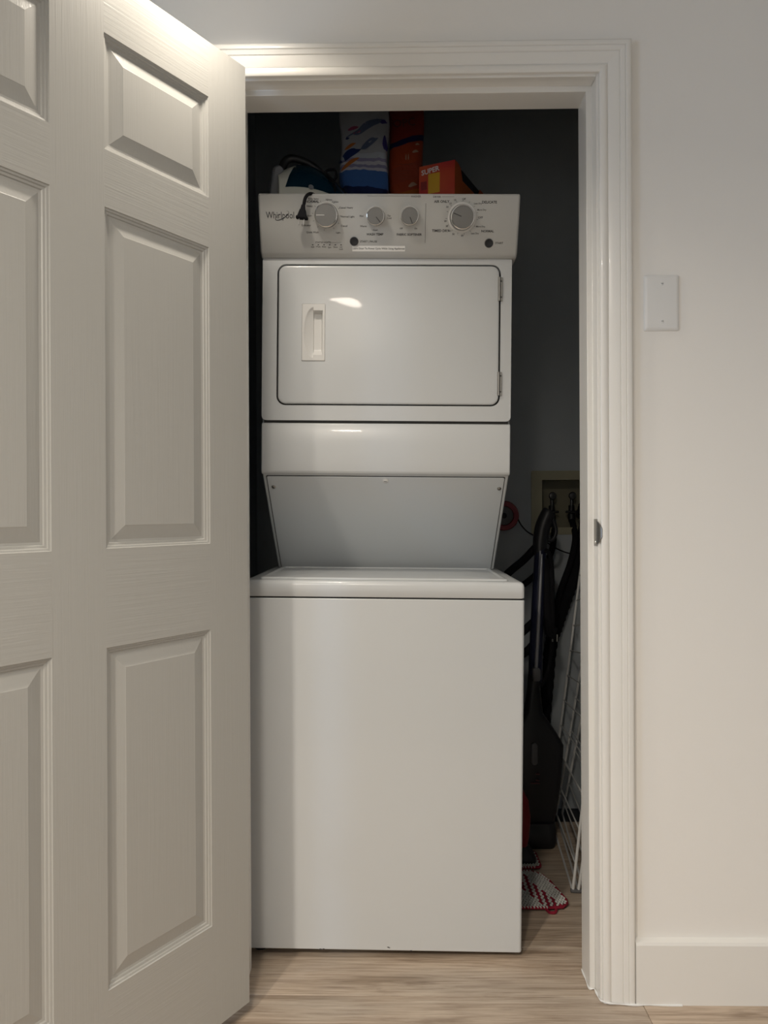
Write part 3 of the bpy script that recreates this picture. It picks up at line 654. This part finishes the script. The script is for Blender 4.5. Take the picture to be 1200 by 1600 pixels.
def pouch(bm, w0, w1, d, h, crumple, seed, n=18, m=24, lean=0.0):
    rnd = random.Random(seed); ph = [rnd.uniform(0, 6.28) for _ in range(8)]
    rings = []
    for j in range(m + 1):
        v = j / m; w = w0 + (w1 - w0) * v; dd = d * (1 - v) ** 0.55 + 0.004
        ring = []
        for i in range(n * 2):
            a = 2 * PI * i / (2 * n); cx = math.copysign(abs(math.cos(a)) ** 0.55, math.cos(a)); sy = math.copysign(abs(math.sin(a)) ** 0.7, math.sin(a))
            f = crumple * (math.sin(9 * v + ph[0] + 3 * a) + 0.7 * math.sin(17 * v + ph[1] + 5 * cx) + 0.5 * math.sin(26 * v + 7 * cx + ph[2])) * min(1, v * 5)
            edge = crumple * 0.8 * math.sin(13 * v + ph[3] + (0 if cx > 0 else 2)) * min(1, v * 4)
            ring.append((cx * (w / 2) + edge * abs(cx), sy * (dd / 2) + f * (1 - 0.3 * abs(cx)) + lean * v, v * h))
        rings.append(ring)
    frustum_stack(bm, rings)
WHT = (0.36, 0.37, 0.41); BLU = (0.05, 0.13, 0.36); NVY_SHADE = (0.012, 0.02, 0.075)
M['bag_blue'] = bag_mat('white_and_blue_printed_film', [(0, NVY_SHADE), (0.115, BLU), (0.166, (0.46, 0.46, 0.54)), (0.175, (0.22, 0.22, 0.36)), (0.182, (0.5, 0.5, 0.56)), (0.192, (0.25, 0.24, 0.38)), (0.2, (0.42, 0.46, 0.52)), (0.215, WHT)], 0.3)  # lowest dark band paints the shadow at the pouch's foot
bagA = thing('detergent_pouch', 'tall crumpled white and blue printed plastic pouch on the dryer top', 'pouch', onto(-0.069, 0.285) + Vector((0, 0, 0.001)), (0, 0.013, math.radians(3)))
bm = NB(); pouch(bm, 0.130, 0.137, 0.085, 0.36, 0.0042, 3, lean=0.01); link('film', bm, M['bag_blue'], bagA, smooth=True, autosmooth=False)
def slanted(bm, x0, z0, ln, wd, ang, yv):
    c, s = math.cos(ang), math.sin(ang)
    P = [(x0, z0), (x0 + ln * c, z0 + ln * s), (x0 + ln * c - wd * s, z0 + ln * s + wd * c), (x0 - wd * s, z0 + wd * c)]
    n = 8
    rows_ = []
    for k in range(n + 1):
        t = k / n; g = wd * 0.5 * (1 - math.sin(PI * min(1, max(0, t))) ** 0.6) * 0.8; bow = 0.25 * wd * math.sin(PI * t)
        a = [P[0][i] + (P[1][i] - P[0][i]) * t for i in (0, 1)]; b = [P[3][i] + (P[2][i] - P[3][i]) * t for i in (0, 1)]
        a[1] += g + bow; b[1] += bow - g
        rows_.append((bm.verts.new((a[0], yv(a[0], a[1]), a[1])), bm.verts.new((b[0], yv(b[0], b[1]), b[1]))))
    for p, q in zip(rows_, rows_[1:]): bm.faces.new((p[0], q[0], q[1], p[1]))
from mathutils.bvhtree import BVHTree
def surf(o):
    bmx = bmesh.new(); bmx.from_mesh(o.data); t = BVHTree.FromBMesh(bmx); bmx.free()
    def yv(x, z):
        h = t.ray_cast(Vector((x, -0.5, z)), Vector((0, 1, 0)))
        return (h[0].y if h[0] else -0.01) - 0.0012
    return yv
ya = surf(bagA.children[0])
def band(parent, name, col, bits, rough=0.4):
    m = mat(name + '_ink', col, rough)
    for b in bits:
        bm = NB(); slanted(bm, *b, ya if parent is bagA else yb); link(name, bm, m, parent, smooth=True)
R25 = math.radians(38)
band(bagA, 'orange_print', (0.40, 0.13, 0.03), [(-0.060, 0.145, 0.060, 0.011, R25), (-0.050, 0.205, 0.034, 0.009, R25)])
band(bagA, 'navy_print', (0.014, 0.03, 0.12), [(-0.058, 0.165, 0.062, 0.022, R25), (-0.048, 0.237, 0.008, 0.008, R25)])
band(bagA, 'slate_print', (0.10, 0.13, 0.22), [(-0.050, 0.243, 0.115, 0.006, math.radians(30)), (-0.02, 0.245, 0.09, 0.02, math.radians(33)), (0.0, 0.205, 0.05, 0.018, R25)])
band(bagA, 'magenta_print', (0.30, 0.07, 0.14), [(-0.044, 0.262, 0.030, 0.010, math.radians(20)), (-0.03, 0.254, 0.022, 0.006, math.radians(20))])
band(bagA, 'violet_print', (0.05, 0.035, 0.20), [(0.052, 0.20, 0.014, 0.045, 0.05), (0.047, 0.285, 0.018, 0.012, 0.3)])
ORG = (0.36, 0.055, 0.018)
M['bag_orange'] = bag_mat('orange_printed_film', [(0, (0.36, 0.10, 0.015)), (0.118, (0.33, 0.055, 0.022)), (0.15, (0.30, 0.05, 0.025)), (0.2, ORG), (0.262, (0.012, 0.014, 0.075)), (0.279, (0.27, 0.028, 0.018))], 0.35, wob=0.010, skew=-0.30)
bagB = thing('orange_pouch', 'tall orange red pouch with a navy stripe between white blue pouch and box', 'pouch', onto(0.049, 0.345) + Vector((0, 0, 0.001)), (0, 0.013, math.radians(-2)))
bm = NB(); pouch(bm, 0.098, 0.100, 0.085, 0.37, 0.002, 11, lean=0.008); link('film', bm, M['bag_orange'], bagB, smooth=True, autosmooth=False)
yb = surf(bagB.children[0])
bm = NB(); text_into(bm, "OPC", 0.032, Matrix.Translation((-0.006, yb(0, 0.318) - 0.003, 0.318)) @ Matrix.Rotation(PI / 2, 4, 'X') @ Matrix.Rotation(0.10, 4, 'Z')); link('lettering', bm, mat('brown_print', (0.10, 0.03, 0.025), 0.5), bagB)
band(bagB, 'fine_print', (0.22, 0.05, 0.03), [(-0.03, 0.150, 0.05, 0.0018, 0), (-0.03, 0.158, 0.05, 0.0018, 0), (-0.03, 0.166, 0.05, 0.0018, 0), (-0.03, 0.174, 0.05, 0.0018, 0), (-0.032, 0.193, 0.07, 0.0022, 0.02)])
band(bagB, 'pale_print', (0.45, 0.28, 0.20), [(-0.001, 0.204, 0.003, 0.018, 0), (0.006, 0.204, 0.003, 0.018, 0), (0.02, 0.225, 0.018, 0.008, 0.3), (0.028, 0.25, 0.012, 0.006, 0.3), (0.012, 0.122, 0.024, 0.012, 0.4)])
# red orange box -------------------------------------------------------------------
rb = thing('duster_box', 'red and orange cardboard box with an open top slot beside the orange pouch', 'box', onto(0.180, 0.2) + Vector((0, 0, 0.0022)), (0, 0.013, math.radians(-25)))
BL, BD, BH = 0.105, 0.24, 0.151                      # local: near edge at the origin, front runs to -x, side runs to +y
M['card'] = add_tone(mat('red_card', (0.48, 0.035, 0.02), 0.45), (0.42, 0.018, 0.02), (0.55, 0.09, 0.02), (9, 9, 9), 1, 0.3, 0.7)
M['card_side'] = add_tone(mat('orange_card', (0.5, 0.1, 0.02), 0.45), (0.42, 0.04, 0.015), (0.52, 0.16, 0.012), (5, 5, 8), 1, 0.35, 0.65)
t = 0.0008
bm = NB()
box(bm, -BL, 0, 0, t, 0, BH); box(bm, -BL, 0, BD - t, BD, 0, BH); box(bm, -BL, -BL + t, t, BD - t, 0, BH); box(bm, -BL, 0, t, BD - t, 0, t)
box(bm, -BL, -0.028, t, BD - t, BH - t, BH)
link('carton', bm, M['card'], rb)
bm = NB()                                            # right side with its torn dispensing slot along the top
A = [(0.0, t), (BD, t), (BD, 0.148), (BD - 0.01, BH), (0.205, BH - 0.002), (0.19, BH - 0.030), (0.06, BH - 0.034), (0.045, BH - 0.006), (0.030, BH), (0, BH)]
prism(bm, A, 'x', -t, 0); link('side_panel', bm, M['card_side'], rb)
bm = NB(); box(bm, -0.030, -0.003, 0.035, BD - 0.012, 0.08, BH - 0.004); link('slot_shade_block', bm, mat('slot_shade_black', (0.008, 0.008, 0.012), 0.9), rb)  # near-black block standing in for the shade inside the slot
bm = NB(); box(bm, -0.028, -0.0266, 0.03, BD - 0.01, BH - 0.002, BH + 0.014, mtx=None); link('top_flap', bm, M['card'], rb)
bm = NB(); box(bm, -0.078, -0.044, -0.0004, 0, 0.072, 0.126); link('yellow_patch', bm, mat('yellow_print', (0.62, 0.34, 0.02), 0.45), rb)
bm = NB(); box(bm, -0.100, -0.082, -0.0004, 0, 0.085, 0.108); link('dark_patch', bm, mat('maroon_print', (0.22, 0.02, 0.015), 0.45), rb)
bm = NB(); text_into(bm, "SUPER", 0.019, Matrix.Translation((-0.072, -0.0006, 0.134)) @ Matrix.Rotation(PI / 2, 4, 'X') @ Matrix.Rotation(0.10, 4, 'Z'), bold=0.03); link('lettering', bm, mat('white_print', (0.7, 0.6, 0.55), 0.5), rb)

# ================================================================ WATER BOX AND HOSES ON THE BACK WALL
wb = thing('washer_outlet_box', 'beige recessed water outlet box with two valves in the closet back wall', 'outlet box', (0.987, CY1, 1.114))
bm = NB(); fw_, fh_ = 0.130, 0.119
plate_with_hole(bm, rrect(-fw_, fw_, -0.112, 0.121, 0.004, 3), rrect(-0.091, 0.091, -0.086, 0.088, 0.003, 3), -0.004, 0.0); link('frame', bm, M['beige'], wb)
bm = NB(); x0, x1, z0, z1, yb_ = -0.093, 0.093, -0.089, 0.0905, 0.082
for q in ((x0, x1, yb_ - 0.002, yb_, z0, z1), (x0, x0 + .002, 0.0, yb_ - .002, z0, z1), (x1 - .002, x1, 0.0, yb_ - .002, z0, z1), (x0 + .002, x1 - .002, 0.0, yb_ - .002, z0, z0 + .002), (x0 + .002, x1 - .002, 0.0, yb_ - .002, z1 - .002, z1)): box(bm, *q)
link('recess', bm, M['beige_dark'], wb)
for vx in (-0.045, 0.028):
    bm = NB(); lathe(bm, [(0.011, 0), (0.011, 0.03), (0.014, 0.032), (0.014, 0.05), (0.010, 0.052)], 16, Matrix.Translation((vx, 0.05, -0.005)) @ Matrix.Rotation(PI, 4, 'X')); v = link('valve', bm, M['black'], wb, smooth=True)
    bm = NB(); lathe(bm, [(0.013, 0), (0.0145, 0.004), (0.012, 0.010), (0.0, 0.012)], 18, Matrix.Translation((vx, 0.036, 0.030)) @ Matrix.Rotation(PI / 2, 4, 'X')); lathe(bm, [(0.006, 0), (0.006, 0.04)], 10, Matrix.Translation((vx, 0.045, -0.005))); link('valve_handle', bm, M['iron_sole'], v, smooth=True)
    bm = NB(); box(bm, vx - 0.024, vx + 0.024, 0.034, 0.046, -0.034, -0.025); link('lever', bm, M['black'], v, bevel=0.003)
LAST = None
def hose(name, lab, pts, r, m, cat='hose', ribs=False):
    bm = NB(); P = smooth_path(pts, 12 if ribs else 8)
    if ribs:
        n = len(P); tube(bm, P, lambda t: r * (1 + 0.07 * math.sin(t * n * 2.1)), 14, raw=True)
    else: tube(bm, P, r, 12, raw=True)
    bmesh.ops.translate(bm, verts=bm.verts[:], vec=-wb.location); o = link(name, bm, m, wb, smooth=True, autosmooth=False); return o
hose('supply_hose', 'black water hose curving left from the left valve of the outlet box', [(0.942, 1.13, 1.055), (0.942, 1.105, 1.04), (0.935, 1.06, 1.00), (0.915, 1.03, 0.93), (0.86, 1.02, 0.86), (0.78, 1.015, 0.80), (0.66, 1.01, 0.72), (0.60, 1.01, 0.60)], 0.011, M['rubber'])
hose('supply_hose', 'black water hose dropping from the right valve of the outlet box', [(1.015, 1.13, 1.055), (1.015, 1.10, 1.035), (1.008, 1.045, 0.985), (0.985, 1.025, 0.90), (0.945, 1.03, 0.78), (0.915, 1.035, 0.60), (0.905, 1.035, 0.40)], 0.011, M['rubber'])
hose('drain_hose', 'ribbed black drain hose, thickened to include its wall shadow, leaning down from the right of the outlet box', [(1.052, 1.12, 1.07), (1.054, 1.08, 1.105), (1.050, 1.053, 1.07), (1.035, 1.05, 0.97), (1.010, 1.05, 0.87), (0.975, 1.05, 0.77), (0.944, 1.05, 0.68), (0.920, 1.05, 0.60), (0.905, 1.05, 0.45), (0.89, 1.05, 0.28)], 0.023, M['rubber'], ribs=True)  # hose widened so its black also covers the shadow beside it

# red cord reel hanging on the back wall
rl = thing('cord_reel', 'dark red round cord reel on the back wall beside the dryer', 'reel', (0.752, 1.078, 1.072))
rx = Matrix.Rotation(PI / 2, 4, 'X')
bm = NB(); rings = []; n = 36
rings = [[(r * math.cos(2 * PI * k / n), -h, r * math.sin(2 * PI * k / n)) for k in range(n)] for r, h in ((0.034, 0.0), (0.052, 0.0), (0.054, 0.004), (0.054, 0.034), (0.051, 0.038), (0.036, 0.038), (0.034, 0.034))]
frustum_stack(bm, rings, False, False); link('rim', bm, M['red'], rl, smooth=True)
bm = NB(); lathe(bm, [(0.0355, 0.002), (0.0355, 0.026), (0.012, 0.028), (0, 0.028)], 32, rx); link('drum', bm, M['grey'], rl, smooth=True)
bm = NB(); lathe(bm, [(0.010, 0.026), (0.010, 0.036), (0.006, 0.039), (0, 0.039)], 18, rx); link('hub', bm, M['black'], rl, smooth=True)
bm = NB(); tube(bm, [(0.045, -0.020, 0.008), (0.06, -0.022, -0.028), (0.085, -0.026, -0.058), (0.12, -0.028, -0.078), (0.150, -0.03, -0.095), (0.2, -0.035, -0.125), (0.25, -0.024, -0.140), (0.31, -0.012, -0.142)], 0.0024, 6, 8); link('cord', bm, M['rubber'], rl, smooth=True)

# ================================================================ UPRIGHT VACUUM
vc = thing('upright_vacuum', 'black upright stick vacuum standing right of the washer', 'vacuum', (0.80, 0.82, 0))
def V(x, y, z): return (x - 0.80, y - 0.82, z)
bm = NB(); rings = []
for z, x0, x1, y0, y1, r in ((0.0015, 0.685, 0.870, 0.745, 0.93, 0.02), (0.02, 0.68, 0.876, 0.74, 0.935, 0.024), (0.055, 0.685, 0.878, 0.745, 0.93, 0.03), (0.075, 0.70, 0.876, 0.76, 0.915, 0.03)):
    rings.append([(p[0] - .8, p[1] - .82, z) for p in rrect(x0, x1, y0, y1, r, 5)])
frustum_stack(bm, rings); link('floor_head', bm, M['black'], vc, smooth=True)
bm = NB(); rings = []
for z, x0, x1, y0, y1 in ((0.070, 0.705, 0.876, 0.775, 0.895), (0.15, 0.715, 0.890, 0.772, 0.90), (0.26, 0.722, 0.903, 0.775, 0.90), (0.32, 0.727, 0.908, 0.78, 0.895), (0.36, 0.74, 0.886, 0.785, 0.885), (0.395, 0.765, 0.862, 0.79, 0.872), (0.42, 0.785, 0.845, 0.80, 0.86), (0.50, 0.797, 0.838, 0.81, 0.85), (0.545, 0.800, 0.842, 0.808, 0.852)):
    rings.append([(p[0] - .8, p[1] - .82, z) for p in rrect(x0, x1, y0, y1, 0.017, 5)])
frustum_stack(bm, rings); link('motor_housing', bm, M['black'], vc, smooth=True)
bm = NB(); frustum_stack(bm, [[(p[0] - .8, y, p[1]) for p in rrect(0.7985 + i, 0.8185 - i, 0.262 + i, 0.333 - i, 0.009 - i, 5)] for i, y in ((0, -0.040), (0, -0.0485), (0.002, -0.050))]); link('latch_plate', bm, M['grey'], vc, smooth=True)
M['bars'] = mat('red_grey_bars', (0.16, 0.05, 0.055), 0.4)
for a, b, z in ((0.812, 0.825, 0.233), (0.812, 0.823, 0.212), (0.795, 0.824, 0.203)):
    bm = NB(); box(bm, a - .8, b - .8, -0.0535, -0.045, z, z + 0.0025); link('indicator_bar', bm, M['bars'], vc)
bm = NB(); tube(bm, [V(0.822, 0.832, 0.52), V(0.830, 0.834, 0.70), V(0.842, 0.842, 0.90), V(0.846, 0.85, 0.96)], lambda t: 0.0235 - 0.004 * t, 14, 6); link('pole', bm, M['navy'], vc, smooth=True)
bm = NB(); tube(bm, [V(0.8215, 0.806, 0.568), V(0.829, 0.807, 0.70), V(0.840, 0.815, 0.88), V(0.8445, 0.820, 0.945)], lambda t: 0.0055 - 0.0028 * t ** 3, 8, 6); link('metal_tube', bm, M['strip'], vc, smooth=True)
bm = NB(); frustum_stack(bm, [[(p[0] - .8, y, p[1]) for p in rrect(0.809 + i, 0.834 - i, 0.528 + i, 0.572 - i, 0.008, 4)] for i, y in ((0, 0.0), (0, -0.022), (0.003, -0.025))]); link('release_button', bm, M['grey'], vc, smooth=True)
bm = NB(); tube(bm, [V(0.843, 0.85, 0.94), V(0.846, 0.855, 0.985), V(0.856, 0.86, 1.035), V(0.872, 0.86, 1.075), V(0.880, 0.86, 1.088)], lambda t: 0.021 + 0.005 * math.sin(PI * t), 14, 6); tube(bm, [V(0.852, 0.86, 1.0), V(0.885, 0.86, 0.99), V(0.900, 0.862, 1.02), V(0.888, 0.86, 1.07)], 0.007, 10, 6); link('grip', bm, M['black'], vc, smooth=True)
bm = NB(); tube(bm, [V(0.852, 0.875, 0.985), V(0.80, 0.89, 0.925), V(0.735, 0.90, 0.865), V(0.708, 0.90, 0.80), V(0.712, 0.89, 0.72), V(0.735, 0.88, 0.655), V(0.775, 0.875, 0.668), V(0.826, 0.868, 0.715)], 0.0135, 12, 8); tube(bm, [V(0.70, 0.872, 0.56), V(0.752, 0.868, 0.585), V(0.80, 0.862, 0.615), V(0.83, 0.858, 0.65)], 0.0135, 12, 8); link('hose', bm, M['rubber'], vc, smooth=True)
bm = NB(); tube(bm, [V(0.848, 0.84, 0.955), V(0.868, 0.832, 0.952), V(0.878, 0.826, 0.91), V(0.880, 0.824, 0.80), V(0.879, 0.824, 0.66), V(0.866, 0.826, 0.56), V(0.846, 0.83, 0.515), V(0.836, 0.832, 0.50)], 0.009, 8, 8, flat=0.5); tube(bm, [V(0.862, 0.832, 0.93), V(0.862, 0.826, 0.78), V(0.87, 0.824, 0.69), V(0.888, 0.822, 0.68)], lambda t: 0.010 + 0.012 * t, 8, 8); link('cord_loop', bm, M['rubber'], vc, smooth=True)
for x in (0.877, 0.892):
    bm = NB(); lathe(bm, [(0.0032, 0), (0.0032, 0.022), (0.002, 0.024)], 10, Matrix.Translation((x - .8, -0.006, 0.656))); link('cord_tag', bm, M['steel'], vc, smooth=True)

# ================================================================ RED MOP
mp_ = thing('floor_mop', 'dark red upright floor mop leaning behind the washer edge', 'mop', (0.745, 0.66, 0))
bm = NB(); rings = []
for z, cx, a, b in ((0.052, 0.0, 0.020, 0.018), (0.08, 0.002, 0.024, 0.02), (0.14, 0.003, 0.027, 0.022), (0.19, 0.0, 0.024, 0.02), (0.225, -0.008, 0.015, 0.014), (0.26, -0.014, 0.011, 0.011)): rings.append([(cx + a * math.cos(k * PI / 10), b * math.sin(k * PI / 10), z) for k in range(20)])
frustum_stack(bm, rings); link('body', bm, M['red'], mp_, smooth=True)
bm = NB(); tube(bm, [(-0.013, 0, 0.255), (-0.04, 0.02, 0.50), (-0.065, 0.04, 0.80)], 0.009, 10, 4); link('handle_pole', bm, M['black'], mp_, smooth=True)
bm = NB(); rings = []
for z, ix in ((0.0065, 0.0), (0.02, -0.002), (0.032, 0.010), (0.055, 0.055)): rings.append([(p[0], p[1], z) for p in rrect(-0.10 + ix, 0.042 - ix * .4, -0.035 + ix * .4, 0.05 - ix * .4, 0.015, 4)])
frustum_stack(bm, rings); link('foot', bm, M['black'], mp_, smooth=True)
M['pad_white'] = mat('white_chenille', (0.62, 0.61, 0.58), 0.9); M['pad_red'] = mat('crimson_chenille', (0.28, 0.008, 0.03), 0.9); M['pad_base'] = mat('pad_cloth', (0.10, 0.085, 0.085), 0.95)
def chenille(outline, z, parent, redband, pitch=(0.0088, 0.0150), tilt=None):
    xs = [p[0] for p in outline]; ys = [p[1] for p in outline]
    def inside(x, y):
        c = False; n = len(outline); j = n - 1
        for i in range(n):
            (xi, yi), (xj, yj) = outline[i], outline[j]
            if (yi > y) != (yj > y) and x < (xj - xi) * (y - yi) / (yj - yi) + xi: c = not c
            j = i
        return c
    bm = NB(); prism(bm, outline, 'z', z - 0.004, z); link('pad_cloth', bm, M['pad_base'], parent)
    bmw = NB(); bmr = NB(); rnd = random.Random(5); j = 0; y = min(ys)
    while y < max(ys):
        x = min(xs) + (0.5 * pitch[0] if j % 2 else 0)
        while x < max(xs):
            if inside(x, y):
                red = redband(x, y) and (j + int((x - min(xs)) / pitch[0])) % 2 == 0
                k = Matrix.Translation((x, y, z + 0.0025)) @ Matrix.Rotation(0.45 + rnd.uniform(-.3, .3), 4, 'Z') @ Matrix.Diagonal((0.0033, 0.0058, 0.0042, 1))
                bmesh.ops.create_icosphere(bmr if red else bmw, subdivisions=1, radius=1.0, matrix=k)
            x += pitch[0]
        y += pitch[1] * 0.62; j += 1
    for b, mm, nm in ((bmw, M['pad_white'], 'white_loops'), (bmr, M['pad_red'], 'red_loops')):
        o = link(nm, b, mm, parent, smooth=True, autosmooth=False); o['kind'] = 'stuff'
    bm = NB(); tube(bm, [(p[0], p[1], z + 0.0005) for p in outline + outline[:1]], 0.0042, 8, 1, raw=True); link('binding', bm, M['pad_red'], parent, smooth=True)
# small pad still fixed under the mop foot
chenille([(p[0], p[1]) for p in rrect(-0.11, 0.052, -0.052, 0.056, 0.016, 4)], 0.0062, mp_, lambda x, y: False, pitch=(0.0088, 0.0150))
pd = thing('mop_pad', 'spare white mop pad with a crimson diagonal band on the closet floor', 'mop pad', (0.72, 0.48, 0.0002), (0, 0, 0))
ol = [(-0.050, -0.108), (0.055, -0.108), (0.090, -0.104), (0.107, -0.085), (0.108, -0.066), (0.098, -0.02), (0.084, 0.04), (0.070, 0.074), (0.045, 0.096), (0.010, 0.104), (-0.050, 0.104)]
def rband(x, y):
    c = 0.020 - (y + 0.0) * 0.42 
    return abs(x - c) < 0.026
chenille(ol, 0.0085, pd, rband)
bm = NB(); tube(bm, [(0.045, -0.110, 0.006), (0.052, -0.122, 0.004), (0.066, -0.122, 0.004), (0.072, -0.110, 0.006)], 0.004, 8, 6); link('hanging_loop', bm, M['pad_red'], pd, smooth=True)

# ================================================================ DRYING RACK
dr = thing('drying_rack', 'folded white wire drying rack leaning inside the closet beside the doorway', 'drying rack', (0.86, 0.47, 0))
LR = 0.55
for f, (fx, lean, zt, step, off, skew) in enumerate(((0.0, 0.118, 1.02, 0.098, 0.075, 0.045), (0.016, 0.150, 0.96, 0.125, 0.10, 0.055), (0.032, 0.175, 0.88, 0.13, 0.14, 0.06))):
    def at_(z, t): return (fx + lean * z + skew * t, t * LR, 0.006 + z - (0.02 + 0.09 * z) * t * (1 if z > 0.03 else 0.0))
    for t_ in (0.0, 1.0):
        bm = NB(); tube(bm, [at_(0, t_), at_(zt * .5, t_), at_(zt, t_)], 0.0042, 8, 3); link('rail', bm, M['wire'], dr, smooth=True)
    z = 0.0; k = 0
    while z <= zt:
        bm = NB(); tube(bm, [at_(z, 0), at_(z, 0.5), at_(z, 1)], 0.0033 if z == 0 else 0.0023, 7, 1); link('bar', bm, M['wire'], dr, smooth=True)
        z = off + step * k; k += 1
bm = NB(); tube(bm, [(0.045, -0.008, 0.24), (0.028, -0.008, 0.33), (0.05, -0.008, 0.42), (0.085, -0.008, 0.52)], 0.004, 8, 4); link('folding_leg', bm, M['wire'], dr, smooth=True)
for t_ in (0.0, 1.0):
    bm = NB(); tube(bm, [(-0.006, t_ * LR, 0.0075), (0.016, t_ * LR, 0.006), (0.04, t_ * LR, 0.007)], 0.006, 8, 3); link('foot_cap', bm, M['grey'], dr, smooth=True)
bpy.context.view_layer.update()
